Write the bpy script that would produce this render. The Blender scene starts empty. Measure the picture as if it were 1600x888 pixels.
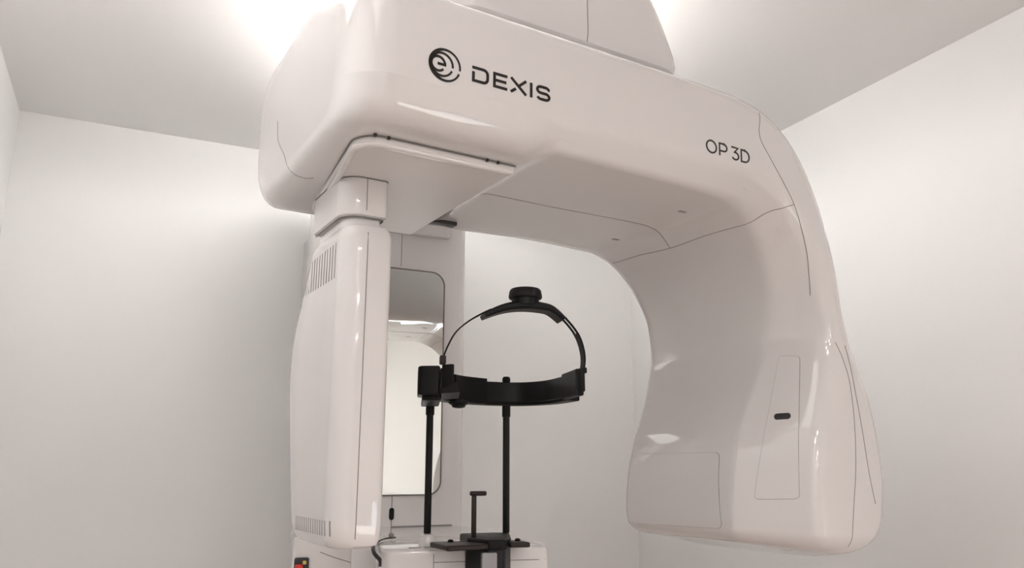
import bpy, bmesh, math
from mathutils import Vector, Matrix
from mathutils.bvhtree import BVHTree

R = math.radians
SC = bpy.context.scene
COL = SC.collection

# ------------------------------------------------------------------ camera
ROOM_AZ, GANTRY_AZ, HEAD_AZ = 64.4, 59.0, 76.0      # headings of the room, of the turned gantry, of the head support
cam_d = bpy.data.cameras.new('camera')
cam = bpy.data.objects.new('camera', cam_d)
COL.objects.link(cam)
cam.location = (0, 0, 1.5)
cam.rotation_euler = (R(90 + 13.1), 0, R(ROOM_AZ - 90))
cam_d.sensor_width = 36
cam_d.lens = 36 * 1230 / 1600
cam_d.clip_start = 0.02
SC.camera = cam

# ------------------------------------------------------------------ world, exposure
W = bpy.data.worlds.new('world')
SC.world = W
W.use_nodes = True
W.node_tree.nodes['Background'].inputs[0].default_value = (0.9, 0.95, 1, 1)
W.node_tree.nodes['Background'].inputs[1].default_value = 0.3
SC.view_settings.view_transform = 'Standard'
SC.view_settings.look = 'None'
SC.view_settings.exposure = 0.7
SC.view_settings.gamma = 1
SC.view_settings.use_curve_mapping = False
SC.cycles.caustics_reflective = False

PANEL_POWER = 1.5          # added fill panel left of the camera (emission strength)
LAMP_POWER = 22.0          # dome lamp over the unit (emission strength)
SPOT_POWER = 52.0         # unseen downlights behind the camera (emission strength)

ROOM_X0, ROOM_X1, ROOM_Y0, ROOM_Y1, ROOM_Z = -0.344, 1.57, -5.8, 2.30, 2.42


# ------------------------------------------------------------------ frames: gantry and head support are turned about the plumb line
def turn(deg):
    a = R(deg)
    c, s = math.cos(a), math.sin(a)
    return lambda x, y, z: Vector((x * c - y * s, x * s + y * c, z))


GW = turn(ROOM_AZ - GANTRY_AZ)
HW = turn(ROOM_AZ - HEAD_AZ)
RW = lambda x, y, z: Vector((x, y, z))


# ------------------------------------------------------------------ materials
def mat(name, col, rough=0.5, coat=0.0, metal=0.0, emit=None, bump=0.0, bscale=200.0, var=0.0, spec=0.5):
    m = bpy.data.materials.new(name)
    m.use_nodes = True
    nt = m.node_tree
    b = nt.nodes['Principled BSDF']
    b.inputs['Base Color'].default_value = (*col, 1)
    b.inputs['Roughness'].default_value = rough
    b.inputs['Metallic'].default_value = metal
    b.inputs['Coat Weight'].default_value = coat
    b.inputs['Coat Roughness'].default_value = 0.03
    b.inputs['Specular IOR Level'].default_value = spec
    if emit:
        b.inputs['Emission Color'].default_value = (*emit[0], 1)
        b.inputs['Emission Strength'].default_value = emit[1]
    if bump or var:
        tc = nt.nodes.new('ShaderNodeTexCoord')
        n = nt.nodes.new('ShaderNodeTexNoise')
        n.inputs['Scale'].default_value = bscale
        n.inputs['Detail'].default_value = 3
        nt.links.new(tc.outputs['Object'], n.inputs['Vector'])
        if bump:
            bp = nt.nodes.new('ShaderNodeBump')
            bp.inputs['Strength'].default_value = bump
            bp.inputs['Distance'].default_value = 0.001
            nt.links.new(n.outputs['Fac'], bp.inputs['Height'])
            nt.links.new(bp.outputs['Normal'], b.inputs['Normal'])
        if var:
            mx = nt.nodes.new('ShaderNodeMix')
            mx.data_type = 'RGBA'
            mx.inputs[6].default_value = (*[c * (1 - var) for c in col], 1)
            mx.inputs[7].default_value = (*[min(1, c * (1 + var)) for c in col], 1)
            nt.links.new(n.outputs['Fac'], mx.inputs[0])
            nt.links.new(mx.outputs[2], b.inputs['Base Color'])
    return m


M_WALL = mat('wall_paint', (0.91, 0.905, 0.895), 0.75, bump=0.06, bscale=240, var=0.01)
M_CEIL = mat('ceiling_paint', (0.91, 0.905, 0.90), 0.85, bump=0.05, bscale=200, var=0.01)
M_FLOOR = mat('vinyl_floor', (0.72, 0.60, 0.52), 0.45, bump=0.05, bscale=60, var=0.08)
M_TRIM = mat('white_trim_paint', (0.78, 0.77, 0.75), 0.35, var=0.01)
M_DOOR = mat('door_wood', (0.42, 0.30, 0.20), 0.35, bscale=14, var=0.12)
M_SHELL = mat('glossy_white_plastic', (0.78, 0.745, 0.735), 0.05, coat=0.4, bscale=5, var=0.004)
M_SATIN = mat('satin_white_plastic', (0.78, 0.745, 0.735), 0.38, bscale=5, var=0.004, spec=0.4)
M_SEAM = mat('seam_shadow_gap', (0.20, 0.185, 0.175), 0.6, bscale=50, var=0.05)
M_SLOT = mat('vent_opening', (0.30, 0.285, 0.27), 0.6, bscale=50, var=0.05)
M_DARK = mat('dark_recess', (0.025, 0.022, 0.022), 0.5, bscale=80, var=0.1)
M_INK = mat('black_print', (0.012, 0.009, 0.008), 0.35, bscale=80, var=0.1)
M_BLACK = mat('matt_black_plastic', (0.0045, 0.0045, 0.005), 0.45, bump=0.05, bscale=900, var=0.08, spec=0.25)
M_BLACK2 = mat('satin_black_plastic', (0.007, 0.0065, 0.006), 0.5, bump=0.03, bscale=900, var=0.08, spec=0.18)
M_ROD = mat('dark_anodised_rod', (0.009, 0.0088, 0.008), 0.5, bscale=60, var=0.1, spec=0.25)
M_BROWN = mat('dark_brown_plastic', (0.016, 0.009, 0.008), 0.4, spec=0.3, bscale=60, var=0.1)
M_MIRROR = mat('mirror_glass', (0.86, 0.88, 0.86), 0.02, metal=1.0, bscale=40, var=0.004)
M_MFRAME = mat('mirror_rim', (0.16, 0.145, 0.13), 0.35, metal=0.4, bscale=40, var=0.05)
M_CLEAR = mat('grey_clear_insert', (0.33, 0.32, 0.33), 0.22, bscale=30, var=0.15)
M_RED = mat('red_button', (0.65, 0.02, 0.015), 0.3, bscale=40, var=0.04)
M_YELLOW = mat('yellow_label', (0.62, 0.55, 0.16), 0.5, bscale=40, var=0.05)
M_STEEL = mat('brushed_steel', (0.6, 0.6, 0.6), 0.3, metal=1, bscale=200, var=0.05)
M_LAMP = mat('dome_lamp_opal', (0.9, 0.9, 0.88), 0.4, emit=((1.0, 0.98, 0.96), LAMP_POWER))
M_PANEL = mat('fill_panel_glow', (0.9, 0.9, 0.9), 0.4, emit=((1.0, 0.975, 0.955), PANEL_POWER))  # glow of the added fill panel
M_PANE = mat('added_warm_glow', (0.6, 0.6, 0.6), 0.2, emit=((1.0, 0.96, 0.92), 2.8))  # glow of the added window, mirrored in the beam's lower edge
M_PANE_BLUE = mat('added_blue_glow', (0.6, 0.6, 0.6), 0.2, emit=((0.78, 0.86, 1.0), 2.8))  # bluish glow of the added window
M_SPOT = mat('downlight_led', (0.9, 0.9, 0.88), 0.4, emit=((1.0, 0.975, 0.955), SPOT_POWER))


# ------------------------------------------------------------------ helpers
def make(name, verts, faces, material, parent=None, smooth=True, angle=40, mats=None):
    """one mesh object; its origin sits at the middle of its bounds"""
    vs = [Vector(v) for v in verts]
    lo = Vector((min(v[i] for v in vs) for i in range(3)))
    hi = Vector((max(v[i] for v in vs) for i in range(3)))
    c = (lo + hi) / 2
    me = bpy.data.meshes.new(name)
    me.from_pydata([v - c for v in vs], [], faces)
    bm = bmesh.new()
    bm.from_mesh(me)
    bmesh.ops.recalc_face_normals(bm, faces=bm.faces)
    if smooth:
        for f in bm.faces:
            f.smooth = True
        for e in bm.edges:
            if len(e.link_faces) == 2 and e.calc_face_angle(0) > R(angle):
                e.smooth = False
    bm.to_mesh(me)
    bm.free()
    me.materials.append(material)
    o = bpy.data.objects.new(name, me)
    COL.objects.link(o)
    if parent:
        o.parent = parent
        o.location = c - world_loc(parent)
    else:
        o.location = c
    return o


def world_loc(o):
    v = Vector(o.location)
    while o.parent:
        o = o.parent
        v += Vector(o.location)
    return v


def empty(name, loc):
    o = bpy.data.objects.new(name, None)
    o.empty_display_size = 0.1
    COL.objects.link(o)
    o.location = loc
    return o


def tag(o, label=None, cat=None, group=None, kind=None):
    for k, v in (('label', label), ('category', cat), ('group', group), ('kind', kind)):
        if v:
            o[k] = v
    return o


def rounded(corners, radii, n=6, sub=3):
    """closed 2-D polygon with filleted corners, always the same count of points"""
    P = [Vector(c) for c in corners]
    N = len(P)
    out = []
    arcs = []
    for i in range(N):
        a, b, c = P[i - 1], P[i], P[(i + 1) % N]
        da, dc = (a - b), (c - b)
        la, lc = da.length, dc.length
        da.normalize()
        dc.normalize()
        half = math.acos(max(-1, min(1, da.dot(dc)))) / 2
        t = radii[i] / max(0.05, math.tan(half))
        t = min(t, 0.48 * la, 0.48 * lc)
        p0, p2 = b + da * t, b + dc * t
        w = math.sin(half)                      # rational weight: a true circle arc
        arc = []
        for k in range(n + 1):
            s = k / n
            k0, k1, k2 = (1 - s) ** 2, 2 * s * (1 - s) * w, s * s
            arc.append((p0 * k0 + b * k1 + p2 * k2) / (k0 + k1 + k2))
        arcs.append(arc)
    for i in range(N):
        out += arcs[i]
        e0, e1 = arcs[i][-1], arcs[(i + 1) % N][0]
        for k in range(1, sub):
            out.append(e0.lerp(e1, k / sub))
    return out


def loft(rings, cap=True):
    n = len(rings[0])
    verts = [p for r in rings for p in r]
    faces = []
    for i in range(len(rings) - 1):
        for j in range(n):
            k = (j + 1) % n
            faces.append((i * n + j, i * n + k, (i + 1) * n + k, (i + 1) * n + j))
    if cap:
        faces.append(tuple(range(n - 1, -1, -1)))
        faces.append(tuple((len(rings) - 1) * n + j for j in range(n)))
    return verts, faces


def inset2(pts, d):
    """shrinks a closed ring of 2-D points towards its middle by about d"""
    if d <= 0:
        return list(pts)
    n = len(pts)
    area = sum(pts[i].x * pts[(i + 1) % n].y - pts[(i + 1) % n].x * pts[i].y for i in range(n))
    sg = 1 if area > 0 else -1
    lo = Vector((min(p.x for p in pts), min(p.y for p in pts)))
    hi = Vector((max(p.x for p in pts), max(p.y for p in pts)))
    c, s = (lo + hi) / 2, (hi - lo) / 2
    fx, fy = max(0.05, 1 - d / s.x), max(0.05, 1 - d / s.y)
    return [Vector((c.x + (p.x - c.x) * fx, c.y + (p.y - c.y) * fy)) for p in pts]


def slab(corners, radii, z0, z1, fr, edge=0.004, n=6, steps=4):
    """upright prism with a filleted plan and rounded top and bottom rims; fr maps (x, y, z) to the room"""
    ring = rounded(corners, radii, n)
    rings = []
    for i in range(steps + 1):
        a = math.pi / 2 * i / steps
        rings.append((edge * (1 - math.sin(a)), z0 + edge * (1 - math.cos(a))))
    for i in range(steps, -1, -1):
        a = math.pi / 2 * i / steps
        rings.append((edge * (1 - math.sin(a)), z1 - edge * (1 - math.cos(a))))
    return loft([[fr(p.x, p.y, z) for p in inset2(ring, d)] for d, z in rings])


def rect(x0, x1, y0, y1):
    return [(x0, y0), (x1, y0), (x1, y1), (x0, y1)]


def boxr(x0, x1, y0, y1, z0, z1, fr, r=0.004, edge=0.003, n=4):
    return slab(rect(x0, x1, y0, y1), [r] * 4, z0, z1, fr, edge, n, 3)


def tube(path, rad, sides=8, cap=True):
    path = [Vector(p) for p in path]
    rings = []
    ref = None
    for i, p in enumerate(path):
        t = (path[min(i + 1, len(path) - 1)] - path[max(i - 1, 0)]).normalized()
        if ref is None:
            ref = Vector((0, 0, 1)) if abs(t.z) < 0.9 else Vector((1, 0, 0))
        u = t.cross(ref).normalized()
        v = u.cross(t).normalized()
        ref = v
        r = rad[i] if isinstance(rad, (list, tuple)) else rad
        rings.append([p + u * (r * math.cos(2 * math.pi * k / sides)) + v * (r * math.sin(2 * math.pi * k / sides)) for k in range(sides)])
    return loft(rings, cap)


def lathe(profile, centre, fr, sides=28):
    """profile: (radius, height) pairs about a plumb line"""
    return loft([[fr(centre[0] + r * math.cos(2 * math.pi * k / sides), centre[1] + r * math.sin(2 * math.pi * k / sides), z) for k in range(sides)] for r, z in profile])


def merge(*parts):
    V, F = [], []
    for v, f in parts:
        o = len(V)
        V += list(v)
        F += [tuple(i + o for i in q) for q in f]
    return V, F


def spline(pts, per=8):
    """Catmull-Rom through points"""
    P = [Vector(p) for p in pts]
    P = [P[0] * 2 - P[1]] + P + [P[-1] * 2 - P[-2]]
    out = []
    for i in range(1, len(P) - 2):
        for k in range(per):
            t = k / per
            a, b, c, d = P[i - 1], P[i], P[i + 1], P[i + 2]
            out.append(0.5 * ((2 * b) + (c - a) * t + (2 * a - 5 * b + 4 * c - d) * t * t + (3 * b - a - 3 * c + d) * t ** 3))
    out.append(P[-2])
    return out


def pchip(xs, ys, x):
    n = len(xs)
    h = [xs[i + 1] - xs[i] for i in range(n - 1)]
    d = [(ys[i + 1] - ys[i]) / h[i] for i in range(n - 1)]
    m = [d[0]] + [0] * (n - 2) + [d[-1]]
    for i in range(1, n - 1):
        if d[i - 1] * d[i] > 0:
            w1, w2 = 2 * h[i] + h[i - 1], h[i] + 2 * h[i - 1]
            m[i] = (w1 + w2) / (w1 / d[i - 1] + w2 / d[i])
    i = 0
    while i < n - 2 and x > xs[i + 1]:
        i += 1
    t = (x - xs[i]) / h[i]
    return ((2 * t ** 3 - 3 * t * t + 1) * ys[i] + (t ** 3 - 2 * t * t + t) * h[i] * m[i] + (-2 * t ** 3 + 3 * t * t) * ys[i + 1] + (t ** 3 - t * t) * h[i] * m[i + 1])


def drape(bvh, pts, direction, off=0.0005):
    """drops points along a direction onto a body"""
    out = []
    d = Vector(direction).normalized()
    for p in pts:
        loc, nor, _, _ = bvh.ray_cast(Vector(p), d)
        if loc is None:
            loc, nor, _, _ = bvh.find_nearest(Vector(p))
        if nor.dot(d) > 0:
            nor = -nor
        out.append(loc + nor * off)
    return out


def dense(pts, per=10, closed=False):
    P = [Vector(p) for p in pts]
    if closed:
        P.append(P[0])
    out = []
    for a, b in zip(P[:-1], P[1:]):
        out += [a.lerp(b, k / per) for k in range(per)]
    out.append(P[-1])
    return out


def seam(parent, bvh, pts, direction, rad=0.0006, name='seam', material=None, off=0.0):
    return make(name, *tube(drape(bvh, pts, direction, off), rad, 6), material or M_SEAM, parent)


def panel(parent, bvh, corner_pts, direction, fr, name, rad2=0.008, nu=14, nv=18, lift=0.0009, label=None):
    """a cover lying a hair proud of a curved body, with a seam round it. corner_pts: four corners (3-D) in order"""
    a, b, c, d = [Vector(p) for p in corner_pts]
    su, sv = ((b - a).length + (c - d).length) / 2, ((d - a).length + (c - b).length) / 2
    ring = rounded([(0, 0), (su, 0), (su, sv), (0, sv)], [rad2] * 4, 5, 8)
    at = lambda p: a.lerp(b, p.x / su).lerp(d.lerp(c, p.x / su), p.y / sv)
    mid = Vector((su / 2, sv / 2))
    V, F = [], []
    n = len(ring)
    ks = [1.0, 0.93, 0.8, 0.6, 0.4, 0.2, 0.06]
    base = drape(bvh, [at(p) for p in ring], direction, -0.0008)
    V += base
    for k in ks:
        V += drape(bvh, [at(mid + (p - mid) * k) for p in ring], direction, lift)
    for i in range(len(ks)):
        for j in range(n):
            q = (j + 1) % n
            F.append((i * n + j, i * n + q, (i + 1) * n + q, (i + 1) * n + j))
    F.append(tuple(len(ks) * n + j for j in range(n)))
    o = make(name, V, F, M_SHELL, parent)
    if label:
        o['label'] = label
    line = [at(mid + (p - mid) * 1.0) for p in ring]
    seam(o, bvh, line + [line[0]], direction, 0.0006)
    return o


# ------------------------------------------------------------------ the room
def wallbox(name, x0, x1, y0, y1, z0, z1, m):
    v, f = loft([[Vector((x, y, z)) for x, y in rect(x0, x1, y0, y1)] for z in (z0, z1)])
    return tag(make(name, v, f, m, smooth=False), kind='structure')


T = 0.12
wallbox('floor', ROOM_X0 - T, ROOM_X1 + T, ROOM_Y0 - T, ROOM_Y1 + T, -T, 0, M_FLOOR)
wallbox('ceiling', ROOM_X0 - T, ROOM_X1 + T, ROOM_Y0 - T, ROOM_Y1 + T, ROOM_Z, ROOM_Z + T, M_CEIL)
wallbox('wall_left', ROOM_X0 - T, ROOM_X0, ROOM_Y0 - T, ROOM_Y1 + T, 0, ROOM_Z, M_WALL)
wallbox('wall_right', ROOM_X1, ROOM_X1 + T, ROOM_Y0 - T, ROOM_Y1 + T, 0, ROOM_Z, M_WALL)
wallbox('wall_back', ROOM_X0, ROOM_X1, ROOM_Y1, ROOM_Y1 + T, 0, ROOM_Z, M_WALL)
wallbox('wall_front', ROOM_X0, ROOM_X1, ROOM_Y0 - T, ROOM_Y0, 0, ROOM_Z, M_WALL)
wallbox('baseboard_back', ROOM_X0, ROOM_X1, ROOM_Y1 - 0.012, ROOM_Y1, 0, 0.09, M_TRIM)
wallbox('baseboard_left', ROOM_X0, ROOM_X0 + 0.012, ROOM_Y0, ROOM_Y1, 0, 0.09, M_TRIM)
wallbox('baseboard_right', ROOM_X1 - 0.012, ROOM_X1, ROOM_Y0, ROOM_Y1, 0, 0.09, M_TRIM)
# glowing window, unseen, added to make the bright strip in the beam's lower edge
win = wallbox('added_glow_window', ROOM_X1 - 0.02, ROOM_X1, -2.10, -0.80, 0.40, 1.34, M_TRIM)
for y0, y1, z0, z1, m_ in ((-2.04, -0.86, 0.46, 1.02, M_PANE), (-1.40, -0.86, 1.08, 1.28, M_PANE_BLUE)):
    v, f = loft([[Vector((x, y, z)) for x, y in rect(ROOM_X1 - 0.025, ROOM_X1 - 0.015, y0, y1)] for z in (z0, z1)])
    make('glow_pane', v, f, m_, win, smooth=False)

# ceiling lamp above the unit's arm: a shallow opal dome; its light spills over the ceiling either side of the unit
def ring_profile(prof, cx, cy, sides=36):
    return lathe(prof, (cx, cy), RW, sides)


LX, LY = 0.53, 1.40
lamp = empty('ceiling_lamp', (LX, LY, ROOM_Z))
tag(lamp, 'round opal ceiling lamp glowing behind the overhead arm of the scanner', 'lamp')
make('lamp_base', *ring_profile([(0.05, ROOM_Z), (0.05, ROOM_Z - 0.03), (0.04, ROOM_Z - 0.035)], LX, LY), M_TRIM, lamp)
make('lamp_shade', *ring_profile([(0.02, ROOM_Z - 0.036), (0.15, ROOM_Z - 0.04), (0.165, ROOM_Z - 0.055), (0.15, ROOM_Z - 0.08), (0.09, ROOM_Z - 0.098), (0.02, ROOM_Z - 0.102)], LX, LY), M_LAMP, lamp)

# glowing panel added as fill from the left, unseen above the frame
pan = empty('added_fill_panel', (-0.10, 0.80, ROOM_Z))
tag(pan, 'long flat fill panel added at the ceiling along the left wall, unseen', 'added fill light')
v, f = boxr(-0.31, 0.11, 0.30, 1.30, ROOM_Z - 0.012, ROOM_Z, RW, 0.004, 0.002)
make('light_frame', v, f, M_TRIM, pan)
v, f = boxr(-0.295, 0.095, 0.315, 1.285, ROOM_Z - 0.0145, ROOM_Z - 0.010, RW, 0.002, 0.001)
make('light_diffuser', v, f, M_PANEL, pan)

# unseen downlights behind the camera, read off shell gleams; layout invented for fill
for i, (x, y) in enumerate(((-0.20, -1.1), (0.15, -1.1), (-0.20, -2.3), (0.15, -2.3), (-0.20, -3.7), (0.15, -3.7))):
    d = empty('downlight', (x, y, ROOM_Z))
    tag(d, '%s unseen round ceiling downlight behind the camera, %s' % (('first', 'second', 'third')[i // 2], ('beside the left wall', 'a step further from the left wall')[i % 2]), 'downlight', 'ceiling downlights')
    make('downlight_rim', *ring_profile([(0.098, ROOM_Z), (0.098, ROOM_Z - 0.004), (0.086, ROOM_Z - 0.006), (0.086, ROOM_Z)], x, y, 24), M_TRIM, d)
    make('downlight_lens', *ring_profile([(0.002, ROOM_Z - 0.003), (0.085, ROOM_Z - 0.003), (0.085, ROOM_Z - 0.001)], x, y, 24), M_SPOT, d)

# ------------------------------------------------------------------ the unit
unit = empty('dental_xray_scanner', (0.546, 1.90, 0))
tag(unit, 'tall glossy white dental x-ray scanner with C-shaped overhead gantry, mirror column and patient shelf', 'x-ray machine')

# column and its mirror
CX0, CX1, CXM, CYF = 0.376, 0.716, 0.546, 1.75
v, f = slab(rect(CX0, CX1, CYF, 2.02), [0.022, 0.022, 0.01, 0.01], 0.0, 2.27, RW, 0.006)
column = make('column', v, f, M_SHELL, unit)
v, f = boxr(CX0 + 0.04, CX1 - 0.04, 2.0, ROOM_Y1, 1.95, 2.15, RW)
make('wall_bracket', v, f, M_TRIM, unit)
for x, z0, z1 in ((CXM, 1.966, 2.10), (0.5425, 1.368, 1.436)):
    make('seam', *tube([(x, CYF, z0), (x, CYF, z1)], 0.0008, 6), M_SEAM, column)
make('seam', *tube([(0.5425, CYF, 1.372), (CX1 - 0.03, CYF, 1.372)], 0.0006, 6), M_SEAM, column)


def plate_xz(corners, radii, y0, y1, fr, n=6):
    r = rounded(corners, radii, n)
    return loft([[fr(p.x, y, p.y) for p in r] for y in (y0, y1)])


MX0, MX1, MZ0, MZ1 = 0.437, 0.655, 1.439, 1.958
mc = [(MX0, MZ0), (MX1, MZ0), (MX1, MZ1), (MX0, MZ1)]
mirror = make('mirror', *plate_xz(mc, [0.03, 0.03, 0.032, 0.032], CYF - 0.004, CYF + 0.004, RW), M_MIRROR, unit, angle=30)
mirror['label'] = 'tall rounded mirror set in the column'
rim = [Vector((p.x, CYF - 0.004, p.y)) for p in rounded(mc, [0.03, 0.03, 0.032, 0.032], 8)]
make('mirror_rim', *tube(rim + [rim[0]], 0.0017, 6), M_MFRAME, mirror)
pl = rounded([(0.5370, 1.386), (0.5480, 1.386), (0.5480, 1.412), (0.5370, 1.412)], [0.0055] * 4, 6)
make('column_button', *loft([[Vector((p.x, y, p.y)) for p in pl] for y in (CYF - 0.002, CYF + 0.002)]), M_BLACK, unit, angle=30)['label'] = 'black oblong button below the mirror'

# carriage and overhead arm: it carries the gantry from above
v, f = boxr(CX0 + 0.002, 0.665, CYF - 0.022, CYF + 0.002, 2.045, 2.26, RW, 0.008)
carriage = make('carriage_cover', v, f, M_SHELL, unit)

ARM = []
for z, xa, xb, yf, r in ((2.146, 0.475, 0.855, 0.935, 0.03), (2.148, 0.455, 0.878, 0.912, 0.045), (2.155, 0.443, 0.890, 0.903, 0.05), (2.17, 0.438, 0.893, 0.900, 0.05), (2.185, 0.437, 0.891, 0.900, 0.05), (2.24, 0.440, 0.868, 0.900, 0.05), (2.275, 0.443, 0.854, 0.902, 0.05), (2.286, 0.455, 0.842, 0.914, 0.045)):
    ARM.append([GW(p.x, p.y, z) for p in rounded([(xa, yf), (xb, yf), (xb - 0.02, 1.62), (xa + 0.05, 1.62)], [r, r, 0.02, 0.02], 8)])
arm = make('overhead_arm', *loft(ARM), M_SHELL, unit)
arm_bvh = None


def bvh_of(o):
    wl = world_loc(o)
    return BVHTree.FromPolygons([v.co + wl for v in o.data.vertices], [tuple(p.vertices) for p in o.data.polygons])


arm_bvh = bvh_of(arm)
GDIR_Y = GW(0, 1, 0)
GDIR_X = GW(1, 0, 0)
seam(arm, arm_bvh, dense([GW(0.681, 0.6, z) for z in (2.155, 2.21, 2.27)], 8), GDIR_Y, 0.0007)

# gantry shell: one body swept from the sensor end, along the beam, round the bend and down the tube head.
# a row: inner (x, z), outer front edge (x, z), crown e, chamfer n, six Y's, six radii
ROWS = [
    #  ix     iz     dx     dz     e      nC     YA    YB     YC     YD     YE    YF     rA    rB     rC     rD     rE    rF
    (0.336, 1.905, 0.336, 2.084, 0.075, 0.056, 1.31, 0.880, 0.812, 0.810, 1.00, 1.32, 0.10, 0.010, 0.004, 0.02, 0.10, 0.08),
    (0.520, 1.905, 0.520, 2.084, 0.075, 0.056, 1.31, 0.880, 0.812, 0.810, 1.00, 1.32, 0.10, 0.010, 0.004, 0.02, 0.10, 0.08),
    (0.575, 1.920, 0.575, 2.084, 0.075, 0.035, 1.31, 0.835, 0.812, 0.810, 1.00, 1.32, 0.10, 0.035, 0.035, 0.02, 0.10, 0.08),
    (0.780, 1.920, 0.780, 2.084, 0.075, 0.035, 1.30, 0.838, 0.812, 0.810, 1.00, 1.30, 0.10, 0.035, 0.035, 0.02, 0.10, 0.08),
    (0.880, 1.920, 0.890, 2.083, 0.070, 0.038, 1.30, 0.845, 0.814, 0.810, 0.98, 1.30, 0.09, 0.045, 0.04, 0.025, 0.10, 0.08),
    (0.930, 1.919, 0.965, 2.075, 0.065, 0.040, 1.29, 0.855, 0.816, 0.811, 0.97, 1.30, 0.08, 0.05, 0.04, 0.03, 0.10, 0.08),
    (0.976, 1.903, 1.035, 2.038, 0.060, 0.040, 1.28, 0.870, 0.818, 0.812, 0.96, 1.29, 0.07, 0.05, 0.045, 0.035, 0.08, 0.08),
    (1.015, 1.872, 1.088, 1.972, 0.055, 0.040, 1.27, 0.885, 0.820, 0.814, 0.95, 1.28, 0.06, 0.05, 0.05, 0.04, 0.08, 0.07),
    (1.045, 1.830, 1.118, 1.900, 0.050, 0.040, 1.26, 0.900, 0.822, 0.816, 0.94, 1.27, 0.05, 0.05, 0.05, 0.04, 0.07, 0.06),
    (1.066, 1.775, 1.134, 1.822, 0.050, 0.040, 1.25, 0.915, 0.824, 0.818, 0.93, 1.26, 0.04, 0.05, 0.05, 0.04, 0.06, 0.06),
    (1.070, 1.720, 1.142, 1.752, 0.050, 0.042, 1.245, 0.930, 0.826, 0.820, 0.92, 1.26, 0.035, 0.05, 0.05, 0.04, 0.06, 0.06),
    (1.056, 1.660, 1.160, 1.692, 0.052, 0.046, 1.24, 0.940, 0.828, 0.820, 0.92, 1.26, 0.03, 0.045, 0.045, 0.04, 0.06, 0.06),
    (1.032, 1.600, 1.184, 1.632, 0.055, 0.052, 1.235, 0.948, 0.829, 0.820, 0.92, 1.26, 0.03, 0.04, 0.04, 0.04, 0.06, 0.06),
    (1.006, 1.540, 1.204, 1.565, 0.055, 0.058, 1.23, 0.952, 0.830, 0.820, 0.92, 1.26, 0.025, 0.035, 0.035, 0.045, 0.06, 0.06),
    (0.990, 1.470, 1.212, 1.490, 0.055, 0.062, 1.23, 0.952, 0.830, 0.820, 0.92, 1.26, 0.02, 0.03, 0.03, 0.05, 0.06, 0.06),
    (0.986, 1.425, 1.204, 1.430, 0.055, 0.064, 1.23, 0.952, 0.830, 0.820, 0.92, 1.26, 0.02, 0.03, 0.03, 0.05, 0.06, 0.06),
    (0.987, 1.402, 1.188, 1.394, 0.050, 0.064, 1.228, 0.952, 0.831, 0.822, 0.92, 1.255, 0.02, 0.03, 0.03, 0.05, 0.06, 0.06),
    (0.996, 1.388, 1.165, 1.374, 0.045, 0.062, 1.22, 0.955, 0.840, 0.832, 0.92, 1.245, 0.02, 0.03, 0.03, 0.05, 0.06, 0.06),
    (1.012, 1.380, 1.135, 1.363, 0.035, 0.050, 1.205, 0.965, 0.862, 0.852, 0.93, 1.225, 0.02, 0.03, 0.03, 0.05, 0.05, 0.05),
    (1.035, 1.377, 1.110, 1.360, 0.020, 0.030, 1.17, 0.99, 0.90, 0.885, 0.95, 1.19, 0.02, 0.03, 0.03, 0.05, 0.04, 0.04),
]
ROWS = [r + (1.0 if i < 2 else 0.0,) for i, r in enumerate(ROWS)]
arc = [0.0]
for a, b in zip(ROWS[:-1], ROWS[1:]):
    arc.append(arc[-1] + max(0.02, math.hypot((b[0] + b[2] - a[0] - a[2]) / 2, (b[1] + b[3] - a[1] - a[3]) / 2)))


def section(row, inset=0.0):
    ix, iz, dx, dz, e, nC, YA, YB, YC, YD, YE, YF = row[:12]
    L = math.hypot(dx - ix, dz - iz)
    ux, uz = (dx - ix) / L, (dz - iz) / L
    q = row[18]                                  # how far the lower front edge swells from a flat chamfer to a curve
    flat, full = Vector((nC / 2, (YB + YC) / 2)), Vector((0.09 * nC, YC + 0.20 * (YB - YC)))
    mid = flat.lerp(full, q)
    ring = rounded([(0, YA), (0, YB), mid, (nC, YC), (L, YD), (L + e, YE), (L + e, YF)], (row[12], row[13], 0.02 + 0.06 * q, *row[14:18]), 8, 4)
    ring = inset2(ring, inset)
    return [(ix + ux * p.x, p.y, iz + uz * p.x) for p in ring]


rings = []
END_X, END_R, PLAN_R = 0.274, 0.030, 0.055        # the sensor end: rounded all round, more so in plan at its front corner
for t in (0.0, 0.001, 0.004, 0.009, 0.015, 0.023, 0.032, 0.042, 0.054):
    r0 = list(ROWS[0])
    r0[0] = r0[2] = END_X + t
    q = max(0.0, END_R - t)
    d = END_R - math.sqrt(END_R ** 2 - q * q)
    q = max(0.0, PLAN_R - t)
    ys = PLAN_R - math.sqrt(PLAN_R ** 2 - q * q)
    for c in (7, 8, 9):
        r0[c] += ys
    r0[10] += ys * 0.5
    rings.append(section(r0, d))
for i in range(len(ROWS) - 1):
    per = 6 if i != 0 else 4
    for k in range(per):
        t = arc[i] + (arc[i + 1] - arc[i]) * k / per
        rings.append(section([pchip(arc, [r[c] for r in ROWS], t) for c in range(19)]))
rings.append(section(ROWS[-1]))
gantry = make('gantry_shell', *loft([[GW(*p) for p in r] for r in rings]), M_SHELL, unit, angle=35)
gantry['label'] = 'swept white beam, bend and tube head'
gb = bvh_of(gantry)

# seams of the shell: points on its surface, smoothed and laid onto it
UP = Vector((0, 0, 1))


def seam_on(pts, per=6, rad=0.0006):
    out = []
    for p in spline([GW(*q) for q in pts], per):
        loc, nor, _, _ = gb.find_nearest(p)
        out.append(loc)
    return make('seam', *tube(out, rad, 6), M_SEAM, gantry)


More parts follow.
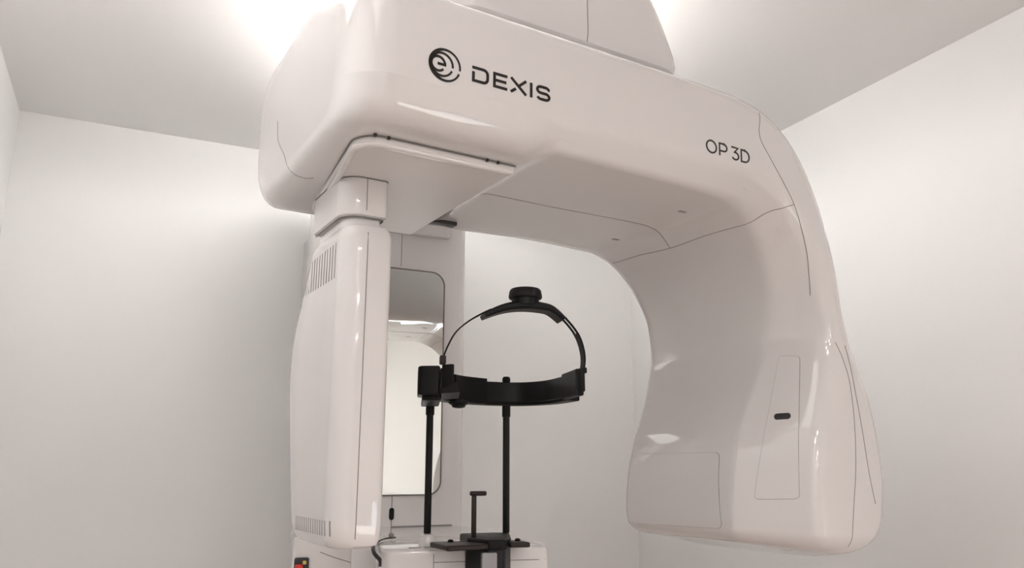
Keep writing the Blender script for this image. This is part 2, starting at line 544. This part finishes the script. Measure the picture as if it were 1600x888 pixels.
seam_on([(0.5584, 1.0265, 1.9166), (0.6802, 1.0297, 1.92), (0.8105, 1.027, 1.92), (0.8817, 1.027, 1.92), (0.9178, 1.0346, 1.9194), (0.954, 1.0502, 1.9133), (0.9835, 1.0632, 1.8987)], 12)
seam_on([(0.9745, 1.225, 1.904), (0.9765, 1.1448, 1.9025), (0.9835, 1.0632, 1.8987), (0.9829, 0.9586, 1.8991), (0.997, 0.8551, 1.9067), (1.018, 0.829, 1.916), (1.0345, 0.8206, 1.9225)], 12)
seam_on([(0.9605, 0.812, 2.066), (0.959, 0.8122, 2.0468), (0.9567, 0.8129, 2.032), (0.9619, 0.8137, 2.0145), (0.9832, 0.8151, 1.9884), (1.036, 0.8208, 1.9225), (1.0724, 0.8328, 1.8561), (1.0863, 0.8419, 1.8135), (1.0927, 0.8479, 1.7803)])
seam_on([(1.1177, 0.8268, 1.7004), (1.1308, 0.8241, 1.6693), (1.141, 0.8237, 1.633), (1.1437, 0.8242, 1.5711), (1.136, 0.8248, 1.4953), (1.1194, 0.8255, 1.4221), (1.1139, 0.8355, 1.3786)], 8)
seam_on([(1.1372, 0.8235, 1.6962), (1.1463, 0.8228, 1.6543), (1.1587, 0.8231, 1.5714), (1.1665, 0.8228, 1.4902), (1.1739, 0.8221, 1.4423)], 8)
seam_on([(0.274, 1.1676, 2.0269), (0.274, 1.1545, 1.9898), (0.274, 1.1084, 1.9473), (0.2871, 1.08, 1.9105), (0.2971, 1.0717, 1.9058), (0.3052, 1.0615, 1.9051)])

# covers on the tube head
panel(gantry, gb, [GW(0.8, 1.203, 1.398), GW(0.8, 0.975, 1.402), GW(0.8, 0.985, 1.524), GW(0.8, 1.195, 1.524)], GDIR_X, GW, 'collimator_cover', 0.010, label='flat square cover low on the inner face of the tube head')
n_in = GW(0.89, 0.45, 0)
tall = [Vector(p) for p in (GW(1.008, 0.9206, 1.450), GW(1.040, 0.8587, 1.452), GW(1.088, 0.8745, 1.680), GW(1.072, 0.9055, 1.684))]
back = n_in.normalized() * 0.3
hatch = panel(gantry, gb, [p - back for p in tall], n_in, GW, 'side_cover', 0.006, label='tall tapering cover with a black slot on the tube head')
c0 = tall[0].lerp(tall[3], 0.56).lerp(tall[1].lerp(tall[2], 0.56), 0.48)
ru = (tall[1] - tall[0]).normalized()
pill = rounded([(-0.0135, -0.005), (0.0135, -0.005), (0.0135, 0.005), (-0.0135, 0.005)], [0.0048] * 4, 6)
prs = []
for o_, k in ((-0.002, 1.0), (0.0016, 1.0), (0.0022, 0.85)):
    prs.append(drape(gb, [c0 - back + ru * (p.x * k) + UP * (p.y * k) for p in pill], n_in, o_))
make('cover_slot', *loft(prs), M_DARK, hatch)['label'] = 'black oblong slot'

# small sensor windows under the beam
for x, y in ((0.898, 0.937), (0.905, 1.126)):
    q = [GW(x + sx * 0.0075, y + sy * 0.0035, 1.7) for sx, sy in ((-1, -1), (1, -1), (1, 1), (-1, 1))]
    make('sensor_window', *loft([drape(gb, q, UP, o_) for o_ in (-0.001, 0.0006)]), M_SLOT, gantry, smooth=False)

# base cover under the sensor end: plate with a pale rolled rim
def plate_ring(d):
    return rounded([(0.303 + d, 0.874 + d), (0.530 - d, 0.874 + d), (0.530 - d, 1.225 - d), (0.345 + d, 1.232 - d)], [0.032, 0.004, 0.004, 0.07], 10, 8)


zs = [(0.004, 1.921), (0.0, 1.906), (0.0, 1.8975), (0.001, 1.8965), (0.04, 1.8965)]
base = make('base_cover', *loft([[GW(p.x, p.y, z) for p in plate_ring(d)] for d, z in zs]), M_SATIN, gantry, angle=20)
base['label'] = 'flat cover with a rolled rim under the sensor end of the beam'
rim_pts = [GW(p.x, p.y, 1.9042) for p in rounded([(0.3015, 0.8725), (0.532, 0.8725), (0.532, 1.17), (0.3435, 1.20)], [0.033, 0.004, 0.004, 0.07], 10, 10)]
k0 = min(range(len(rim_pts)), key=lambda i: (rim_pts[i] - GW(0.3435, 1.15, 1.9042)).length)
k1 = min(range(len(rim_pts)), key=lambda i: (rim_pts[i] - GW(0.532, 0.8725, 1.9042)).length)
order = []
i = k0
while True:
    order.append(rim_pts[i])
    if i == k1 or len(order) > 400:
        break
    i = (i + 1) % len(rim_pts)
make('seam', *tube(order, 0.0011, 6), M_SEAM, base)
rolled = []
mid_p = GW(0.42, 1.03, 0)
for p in order:
    dv = (mid_p - p) * Vector((1, 1, 0))
    rolled.append(p + dv.normalized() * 0.0075 - Vector((0, 0, 0.0072)))
make('rolled_rim', *tube(rolled, 0.0052, 10), M_SHELL, base)
for x in (0.325, 0.343, 0.485, 0.502):
    v, f = boxr(x - 0.002, x + 0.002, 0.8705, 0.8745, 1.902, 1.906, GW, 0.001, 0.0005, 2)
    make('clip_notch', v, f, M_DARK, base, smooth=False)
v, f = boxr(0.525, 0.600, 1.185, 1.205, 1.914, 1.925, GW, 0.002, 0.001)
make('rear_gap_shade', v, f, M_DARK, gantry)  # dark bar put in for the shade between gantry and carriage

# ------------------------------------------------------------------ lettering on the beam (flat print on the front face)
FY = 0.8100


def strokes(name, lines, width, parent, ox, oz, sx, sz):
    """each line: list of (u, v) in letter units, drawn as a flat band of constant width"""
    V, F = [], []
    for ln in lines:
        P = [Vector((ox + u * sx, oz + v * sz)) for u, v in ln]
        closed = (P[0] - P[-1]).length < 1e-6
        if closed:
            P = P[:-1]
        n = len(P)
        Lp, Rp = [], []
        for i in range(n):
            a = P[i - 1] if (closed or i > 0) else P[i] * 2 - P[i + 1]
            c = P[(i + 1) % n] if (closed or i < n - 1) else P[i] * 2 - P[i - 1]
            d0, d1 = (P[i] - a).normalized(), (c - P[i]).normalized()
            nn = Vector((-(d0.y + d1.y), d0.x + d1.x))
            nn = nn.normalized() if nn.length > 1e-6 else Vector((-d0.y, d0.x))
            cosh = max(0.5, nn.dot(Vector((-d0.y, d0.x))))
            w = width / 2 / cosh
            Lp.append(P[i] + nn * w)
            Rp.append(P[i] - nn * w)
        V, F = merge((V, F), band(Lp, Rp, closed))
    return make(name, V, F, M_INK, parent, smooth=False)


def band(Lp, Rp, closed):
    n = len(Lp)
    V = []
    for y in (FY + 0.001, FY - 0.0007):
        pts = []
        for p in Lp + Rp:
            loc, nor, _, _ = gb.ray_cast(GW(p.x, 0.5, p.y), GDIR_Y)
            pts.append((loc if loc else GW(p.x, FY, p.y)) + GDIR_Y * (y - FY))
        V += pts
    F = []
    m = n if closed else n - 1
    o = 2 * n
    for i in range(m):
        j = (i + 1) % n
        F += [(o + i, o + j, o + n + j, o + n + i), (i, n + i, n + j, j), (i, j, o + j, o + i), (n + i, o + n + i, o + n + j, n + j)]
    if not closed:
        F += [(0, o, o + n, n), (n - 1, 2 * n - 1, o + 2 * n - 1, o + n - 1)]
    return V, F


def arcpts(cx, cy, rx, ry, a0, a1, n=12):
    return [(cx + rx * math.cos(R(a0 + (a1 - a0) * k / n)), cy + ry * math.sin(R(a0 + (a1 - a0) * k / n))) for k in range(n + 1)]


# letters: u along the beam in metres from each letter's left edge, v in cap heights
H = 0.0208
Z0 = 1.9785
w = 0.0245
D = [[(0.0, 0.93), (w - 0.008, 0.93)] + [(w - 0.008 + 0.006 * math.sin(R(a)), 0.93 - (0.28 - 0.28 * math.cos(R(a)))) for a in (22, 45, 68, 90)] + [(w - 0.002, 0.35)] + [(w - 0.002 - 0.006 * (1 - math.cos(R(a))), 0.35 - 0.28 * math.sin(R(a))) for a in (22, 45, 68, 90)] + [(0.0018, 0.07), (0.0018, 0.66)]]
Eh = [[(0.021, 0.93), (0.0018, 0.93), (0.0018, 0.07), (0.021, 0.07)], [(0.0018, 0.5), (0.0195, 0.5)]]
Xh = [[(0.0012, 0.99), (0.0245, 0.02)], [(0.0245, 0.99), (0.0145, 0.58)], [(0.0085, 0.30), (0.0010, 0.02)]]
Ih = [[(0.0022, 0.0), (0.0022, 1.0)]]
s = 0.0225
Sh = [[(s - 0.001, 0.80)] + arcpts(s - 0.0075, 0.70, 0.0058, 0.23, 30, 90, 5) + arcpts(0.0075, 0.715, 0.0058, 0.215, 90, 270, 9) + arcpts(s - 0.0075, 0.285, 0.0058, 0.215, 90, -90, 9) + arcpts(0.0075, 0.30, 0.0058, 0.23, 270, 205, 5)]
lines = []
for off, g_ in ((0.4283, D), (0.4592, Eh), (0.4848, Xh), (0.5150, Ih), (0.5252, Sh)):
    lines += [[(u + off, v_) for u, v_ in ln] for ln in g_]
strokes('brand_lettering', lines, 0.0038, gantry, 0, Z0, 1, H)

H2 = 0.0205
Z2 = 1.9705
lines = [arcpts(0.8462, 0.5, 0.0105, 0.48, 90, 450, 30)]
lines += [[(0.8638, 0.0), (0.8638, 0.97), (0.8728, 0.97)] + arcpts(0.8728, 0.68, 0.0072, 0.29, 90, -90, 10) + [(0.8638, 0.39)]]
lines += [[(0.8905, 0.97), (0.9050, 0.97), (0.8970, 0.60)] + arcpts(0.8985, 0.30, 0.0075, 0.29, 85, -150, 12)]
lines += [[(0.9125, 0.03), (0.9125, 0.97), (0.9195, 0.97)] + arcpts(0.9195, 0.5, 0.0110, 0.47, 90, -90, 14) + [(0.9125, 0.03)]]
strokes('model_lettering', lines, 0.0026, gantry, 0, Z2, 1, H2)

# emblem: three nested rings that share their left edge, open at lower right, the innermost an e
V, F = [], []
ec, er = (0.3896, 1.9895), 0.0224


def crescent(rk, wr, wl, a0, a1, cxk):
    Lp, Rp = [], []
    n_ = 40
    for k in range(n_ + 1):
        a = R(a0 + (a1 - a0) * k / n_)
        wd = wr + (wl - wr) * ((1 - math.cos(a)) / 2) ** 2.2
        for lst, r_ in ((Lp, rk), (Rp, rk - wd)):
            lst.append(Vector((ec[0] + er * (cxk + r_ * math.cos(a)), ec[1] + er * (r_ * math.sin(a)))))
    return band(Lp, Rp, False)


V, F = merge((V, F), crescent(1.0, 0.11, 0.24, -7, 180, 0.0), crescent(1.0, 0.11, 0.24, 180, 340, 0.0))
V, F = merge((V, F), crescent(0.76, 0.12, 0.20, -5, 180, -0.21), crescent(0.76, 0.12, 0.20, 180, 338, -0.21))
V, F = merge((V, F), crescent(0.50, 0.14, 0.16, 0, 180, -0.42), crescent(0.50, 0.14, 0.16, 180, 320, -0.42))
bar = [Vector((ec[0] + er * u, ec[1] + er * 0.0)) for u in (-0.44, 0.08)]
V, F = merge((V, F), band([b + Vector((0, 0.0017)) for b in bar], [b - Vector((0, 0.0017)) for b in bar], False))
make('emblem', V, F, M_INK, gantry, smooth=False)['label'] = 'round black emblem of nested crescents around an e'

# ------------------------------------------------------------------ sensor head hanging under the left end
def zloft(table, radii):
    return loft([[GW(p.x, p.y, z) for p in rounded([(x0, yf), (x1, yf), (x1, yb), (x0, yb)], radii, 8, 4)] for z, x0, x1, yf, yb in table])


stub = make('sensor_stub', *zloft([(1.905, 0.330, 0.396, 1.000, 1.14), (1.850, 0.330, 0.396, 0.998, 1.14), (1.842, 0.331, 0.395, 0.999, 1.138), (1.839, 0.335, 0.391, 1.004, 1.13)], [0.030, 0.006, 0.01, 0.01]), M_SHELL, unit)
stub['label'] = 'square white neck between the beam and the sensor head'
sb = bvh_of(stub)
for zq, gx in ((1.896, 0.0), (1.8385, -0.004)):
    rr = [GW(p.x, p.y, zq) for p in rounded([(0.330 - gx, 0.999 - gx), (0.396 + gx, 0.999 - gx), (0.396 + gx, 1.14), (0.330 - gx, 1.14)], [0.030, 0.006, 0.01, 0.01], 8, 4)]
    rr = rr[-4:] + rr[:22]
    make('seam', *tube(rr, 0.0011, 6), M_SEAM, stub)
seam(stub, sb, dense([GW(0.364, 0.8, z) for z in (1.896, 1.84)], 6), GDIR_Y)
neck = [(1.84, 0.338, 0.388, 1.006, 1.13), (1.815, 0.336, 0.389, 1.005, 1.13)]
make('stub_gap', *zloft(neck, [0.026, 0.004, 0.01, 0.01]), M_SHELL, stub)
SH = []
for z, yb, d in ((1.822, 1.122, 0.004), (1.815, 1.135, 0.001), (1.806, 1.145, 0.0), (1.785, 1.158, 0.0), (1.75, 1.18, 0.0), (1.715, 1.205, 0.0), (1.68, 1.222, 0.0), (1.64, 1.226, 0.0), (1.60, 1.220, 0.0), (1.54, 1.204, 0.0), (1.48, 1.188, 0.0), (1.435, 1.172, 0.0), (1.418, 1.160, 0.001), (1.410, 1.148, 0.004), (1.407, 1.13, 0.010)):
    SH.append((z - 0.007 * max(0.0, (1.8 - z) / 0.4), 0.330 + d, 0.399 - d, 0.982 + d, yb - d))
sensor = make('sensor_head', *zloft(SH, [0.030, 0.010, 0.02, 0.02]), M_SHELL, unit)
sensor['label'] = 'tall white sensor head with vent slots near its top and bottom'
se = bvh_of(sensor)
seam(sensor, se, dense([GW(0.362, 0.8, z) for z in (1.812, 1.6, 1.412)], 10), GDIR_Y)
for k in range(13):
    y = 1.020 + k * 0.0118
    zt, zb = 1.801 - 0.0003 * k, 1.751
    q = [GW(0.2, y - 0.0014, zb), GW(0.2, y + 0.0014, zb), GW(0.2, y + 0.0014, zt), GW(0.2, y - 0.0014, zt)]
    make('vent_slot', *loft([drape(se, q, GDIR_X, o_) for o_ in (-0.002, 0.0004)]), M_SLOT, sensor, smooth=False)
for k in range(15):
    y = 0.998 + k * 0.0096
    zt, zb = 1.434, 1.4155
    q = [GW(0.2, y - 0.0011, zb), GW(0.2, y + 0.0011, zb), GW(0.2, y + 0.0011, zt), GW(0.2, y - 0.0011, zt)]
    make('vent_slot', *loft([drape(se, q, GDIR_X, o_) for o_ in (-0.002, 0.0004)]), M_SLOT, sensor, smooth=False)

# ------------------------------------------------------------------ patient shelf on the column
shelf_c = [(0.40, 1.76), (0.40, 1.45), (0.46, 1.30), (0.66, 1.30), (0.70, 1.45), (0.70, 1.76)]
v, f = slab(shelf_c, [0.02, 0.12, 0.06, 0.06, 0.12, 0.02], 1.18, 1.372, RW, 0.012, 8, 5)
shelf = make('patient_shelf', v, f, M_SHELL, unit)
v, f = slab(rect(0.108, 0.372, 1.25, 1.40), [0.02, 0.012, 0.02, 0.02], 1.20, 1.379, HW, 0.006, 8, 5)
block = make('shelf_front', v, f, M_SHELL, unit)
bb = bvh_of(block)
seam(block, bb, dense([HW(0.189, 1.1, z) for z in (1.371, 1.22)], 8), HW(0, 1, 0))
seam(block, bb, dense([HW(x, 1.1, 1.359) for x in (0.189, 0.366)], 12), HW(0, 1, 0))
v, f = slab(rect(-0.020, 0.085, 1.34, 1.52), [0.012, 0.02, 0.02, 0.02], 1.20, 1.394, HW, 0.006, 8, 5)
wing = make('shelf_wing', v, f, M_SHELL, unit)
v, f = slab(rect(0.07, 0.13, 1.338, 1.50), [0.004, 0.02, 0.02, 0.004], 1.20, 1.3765, HW, 0.006, 8, 5)
make('shelf_core', v, f, M_SHELL, unit)
wb = bvh_of(wing)
seam(wing, wb, dense([HW(p.x, 1.1, p.y) for p in spline([Vector((0.022, 1.3694)), Vector((0.045, 1.3605)), Vector((0.068, 1.353)), Vector((0.076, 1.347)), Vector((0.077, 1.30))], 5)], 2), HW(0, 1, 0))
v, f = boxr(-0.0165, 0.006, 1.334, 1.342, 1.30, 1.362, HW, 0.003, 0.003)
stop = make('stop_collar', v, f, M_DARK, wing)
v, f = boxr(-0.0150, -0.003, 1.326, 1.335, 1.31, 1.353, HW, 0.003, 0.003)
make('stop_button', v, f, M_RED, wing)['label'] = 'red stop button'
v, f = boxr(-0.004, 0.002, 1.330, 1.3345, 1.352, 1.358, HW, 0.002, 0.002)
make('stop_label', v, f, M_YELLOW, wing)
# dark grip strip round the left end of the shelf front
strip = [HW(*p) for p in ((0.150, 1.44, 1.3810), (0.125, 1.40, 1.3815), (0.103, 1.30, 1.3810), (0.099, 1.26, 1.3760), (0.103, 1.248, 1.3700), (0.108, 1.248, 1.3650), (0.1085, 1.2485, 1.3560))]
make('grip_strip', *tube(spline(strip, 5), [0.0014] * 11 + [0.003] * 15 + [0.0022] * 5, 8), M_DARK, block)
for x0, x1, y in ((0.153, 0.170, 1.262), (0.177, 0.189, 1.262)):
    v, f = boxr(x0, x1, y, y + 0.010, 1.377, 1.3798, HW, 0.001, 0.0005, 2)
    make('shelf_slot', v, f, M_SLOT, block)
v, f = lathe([(0.014, 1.376), (0.014, 1.391), (0.011, 1.396), (0.004, 1.3975)], (0.186, 1.30), HW, 24)
make('rod_socket', v, f, M_SHELL, block)

# ------------------------------------------------------------------ chin rest mount (lifts off the shelf front)
chin = empty('chin_rest_mount', HW(0.285, 1.24, 1.25))
tag(chin, 'black chin rest mount with bite post and side wings on the white shelf', 'chin rest')
v, f = slab([(0.238, 1.238), (0.262, 1.197), (0.288, 1.193), (0.307, 1.238), (0.327, 1.330), (0.243, 1.330)], [0.006] * 6, 1.3795, 1.3945, HW, 0.003, 5, 3)
make('mount_cap', v, f, M_BLACK2, chin)
v, f = slab([(0.237, 1.241), (0.262, 1.200), (0.287, 1.196), (0.307, 1.241), (0.308, 1.248), (0.237, 1.248)], [0.005] * 6, 1.22, 1.381, HW, 0.002, 5, 3)
make('mount_body', v, f, M_BLACK, chin)
v, f = boxr(0.2525, 0.2755, 1.194, 1.206, 1.23, 1.3765, HW, 0.002, 0.002)
make('clear_insert', v, f, M_CLEAR, chin)['label'] = 'grey translucent front insert'
for xs in ([(0.181, 1.246), (0.197, 1.172), (0.262, 1.190), (0.250, 1.246)], [(0.296, 1.205), (0.329, 1.200), (0.325, 1.240), (0.303, 1.243)]):
    v, f = slab(xs, [0.004] * 4, 1.3820, 1.3895, HW, 0.002, 5, 3)
    make('wing', v, f, M_BROWN, chin)
for x, y in ((0.212, 1.235), (0.315, 1.228)):
    make('wing_screw', *lathe([(0.0045, 1.3885), (0.0045, 1.3915), (0.003, 1.393), (0.0008, 1.3935)], (x, y), HW, 14), M_BLACK2, chin)
v, f = boxr(0.2455, 0.253, 1.240, 1.247, 1.3935, 1.458, HW, 0.002, 0.001)
post = make('bite_post', v, f, M_BROWN, chin)
v, f = boxr(0.2425, 0.2685, 1.237, 1.249, 1.4565, 1.4635, HW, 0.003, 0.002)
make('bite_tip', v, f, M_BROWN, chin)

# ------------------------------------------------------------------ head support on two rods
head = empty('head_support', HW(0.28, 1.25, 1.39))
tag(head, 'black head support with crown strap and headband standing on two dark rods', 'head support')
for x, y, zb, z1 in ((0.1855, 1.30, 1.3975, 1.612), (0.3185, 1.318, 1.3948, 1.625)):
    make('rod', *lathe([(0.0050, zb), (0.0058, zb + 0.001), (0.0058, z1)], (x, y), HW, 16), M_ROD, head)
    make('rod_collar', *lathe([(0.0068, 1.583), (0.0072, 1.585), (0.0072, 1.602), (0.0065, 1.606)], (x, y), HW, 18), M_BLACK2, head)


def ribbon(path, z0, z1, thick, fr, taper=None):
    """an upright band following a plan path"""
    P = [Vector(p) for p in path]
    rr = []
    n = len(P)
    for i, p in enumerate(P):
        t = (P[min(i + 1, n - 1)] - P[max(i - 1, 0)]).normalized()
        nn = Vector((-t.y, t.x))
        a, b = (z0[i], z1[i]) if isinstance(z0, list) else (z0, z1)
        h = thick / 2
        bev = min(0.0015, h * 0.6)
        sec = [(-h, a + bev), (-h + bev, a), (h - bev, a), (h, a + bev), (h, b - bev), (h - bev, b), (-h + bev, b), (-h, b - bev)]
        rr.append([fr(p.x + nn.x * s_, p.y + nn.y * s_, z_) for s_, z_ in sec])
    return loft(rr)


bp = spline([Vector(p) for p in ((0.380, 1.110), (0.381, 1.150), (0.380, 1.200), (0.368, 1.262), (0.335, 1.297), (0.290, 1.297), (0.250, 1.278), (0.218, 1.250), (0.192, 1.205), (0.178, 1.160))], 6)
band_o = make('headband', *ribbon(bp, 1.606, 1.640, 0.005, HW), M_BLACK, head)


def sub_path(a, b, out=0.0):
    n = len(bp)
    seg = bp[int(a * (n - 1)): int(b * (n - 1)) + 1]
    res = []
    for i, p in enumerate(seg):
        t = (seg[min(i + 1, len(seg) - 1)] - seg[max(i - 1, 0)]).normalized()
        res.append(p + Vector((-t.y, t.x)) * out)
    return res


make('band_sleeve', *ribbon(sub_path(0.60, 0.80, 0.0), 1.602, 1.6445, 0.011, HW), M_BLACK2, head)
make('band_clamp', *ribbon(sub_path(0.0, 0.20, 0.0), 1.603, 1.6425, 0.012, HW), M_BLACK2, head)
# carrier plate outside the band: both rods come up into it
outer = [p for p in sub_path(0.22, 0.93, -0.016)]
make('carrier_plate', *ribbon(outer, 1.602, 1.614, 0.022, HW), M_BLACK2, head)
make('rod_knob', *lathe([(0.0062, 1.612), (0.0062, 1.642), (0.0070, 1.643), (0.0070, 1.648), (0.0055, 1.651), (0.001, 1.652)], (0.3185, 1.318), HW, 16), M_BLACK2, head)
# left temple block with its inner flap
v, f = slab([(0.147, 1.165), (0.178, 1.155), (0.190, 1.215), (0.154, 1.225)], [0.008, 0.003, 0.004, 0.008], 1.604, 1.647, HW, 0.003, 5, 3)
make('temple_block', v, f, M_BLACK, head)
v, f = slab([(0.155, 1.175), (0.182, 1.166), (0.20, 1.30), (0.172, 1.312)], [0.006] * 4, 1.597, 1.607, HW, 0.003, 5, 3)
make('temple_foot', v, f, M_BLACK2, head)
v, f = slab([(0.179, 1.142), (0.193, 1.130), (0.196, 1.134), (0.183, 1.150)], [0.001] * 4, 1.612, 1.6465, HW, 0.001, 4, 2)
make('temple_flap', v, f, M_BLACK2, head)
pad = [HW(x, y, z) for x, y, z in ((0.176, 1.135, 1.609), (0.200, 1.128, 1.622), (0.214, 1.215, 1.620), (0.190, 1.222, 1.606), (0.178, 1.137, 1.604), (0.204, 1.130, 1.606), (0.218, 1.217, 1.604), (0.192, 1.224, 1.602))]
make('temple_pad', pad, [(0, 1, 2, 3), (7, 6, 5, 4), (0, 4, 5, 1), (1, 5, 6, 2), (2, 6, 7, 3), (3, 7, 4, 0)], M_BLACK2, head, smooth=False)
# clamp screw below the band
make('clamp_screw', *lathe([(0.004, 1.607), (0.017, 1.6035), (0.0165, 1.600), (0.011, 1.5965), (0.0105, 1.594), (0.006, 1.5925), (0.001, 1.592)], (0.226, 1.262), HW, 24), M_BLACK, head)

# crown strap: an arch across the head from temple to temple
AV = 1.15
arch = spline([Vector(p) for p in ((0.181, 1.650), (0.184, 1.665), (0.198, 1.694), (0.217, 1.7125), (0.239, 1.7265), (0.262, 1.7375), (0.284, 1.744), (0.307, 1.7465), (0.331, 1.7455), (0.351, 1.7405), (0.374, 1.7210), (0.392, 1.697), (0.4000, 1.668), (0.398, 1.640))], 5)


def arch_band(a, b, width, thick, va=0.0, zoff=0.0):
    n = len(arch)
    i0, i1 = int(a * (n - 1)), int(b * (n - 1))
    rr = []
    for i in range(i0, i1 + 1):
        t = (arch[min(i + 1, n - 1)] - arch[max(i - 1, 0)]).normalized()
        nn = Vector((-t.y, t.x))
        s_ = (i - i0) / max(1, i1 - i0)
        wd = width(s_) if callable(width) else width
        th = thick(s_) if callable(thick) else thick
        p = arch[i] + nn * zoff
        be = min(th, wd) * 0.3
        sec = [(-wd / 2 + be, -th / 2), (wd / 2 - be, -th / 2), (wd / 2, -th / 2 + be), (wd / 2, th / 2 - be), (wd / 2 - be, th / 2), (-wd / 2 + be, th / 2), (-wd / 2, th / 2 - be), (-wd / 2, -th / 2 + be)]
        rr.append([HW(p.x + nn.x * h_, AV + va + v_, p.y + nn.y * h_) for v_, h_ in sec])
    return loft(rr)


make('crown_strap', *arch_band(0.0, 0.36, lambda s_: 0.006 + 0.006 * s_, 0.0022), M_BLACK2, head)
make('crown_strap', *arch_band(0.84, 1.0, lambda s_: 0.020, 0.0024), M_BLACK2, head)
for va in (-0.0068, 0.0068):
    make('strap_strand', *arch_band(0.72, 0.86, 0.0055, 0.0022, va), M_BLACK2, head)
make('crown_pad', *arch_band(0.31, 0.765, lambda s_: 0.034, lambda s_: 0.0070 + 0.0055 * math.sin(math.pi * s_) ** 0.7, 0.0, -0.0050), M_BLACK, head)
make('crown_knob', *lathe([(0.021, 1.742), (0.021, 1.7525), (0.0252, 1.7535), (0.0262, 1.756), (0.0245, 1.7655), (0.0225, 1.768), (0.012, 1.7695), (0.001, 1.770)], (0.308, AV), HW, 30), M_BLACK, head)
v, f = slab([(0.1765, 1.144), (0.1855, 1.144), (0.1855, 1.156), (0.1765, 1.156)], [0.002] * 4, 1.6475, 1.661, HW, 0.002, 4, 2)
make('strap_clip', v, f, M_BROWN, head)
v, f = slab([(0.394, 1.139), (0.4025, 1.139), (0.4025, 1.161), (0.394, 1.161)], [0.0015] * 4, 1.640, 1.649, HW, 0.0015, 4, 2)
make('strap_clip', v, f, M_BLACK2, head)
v, f = slab([(0.388, 1.141), (0.3995, 1.141), (0.3995, 1.159), (0.388, 1.159)], [0.001] * 4, 1.612, 1.642, HW, 0.0015, 4, 2)
make('strap_end', v, f, M_BLACK2, head)
make('strap_end', *tube([HW(0.181, 1.15, 1.642), HW(0.180, 1.15, 1.628)], 0.0028, 8), M_BLACK2, head)
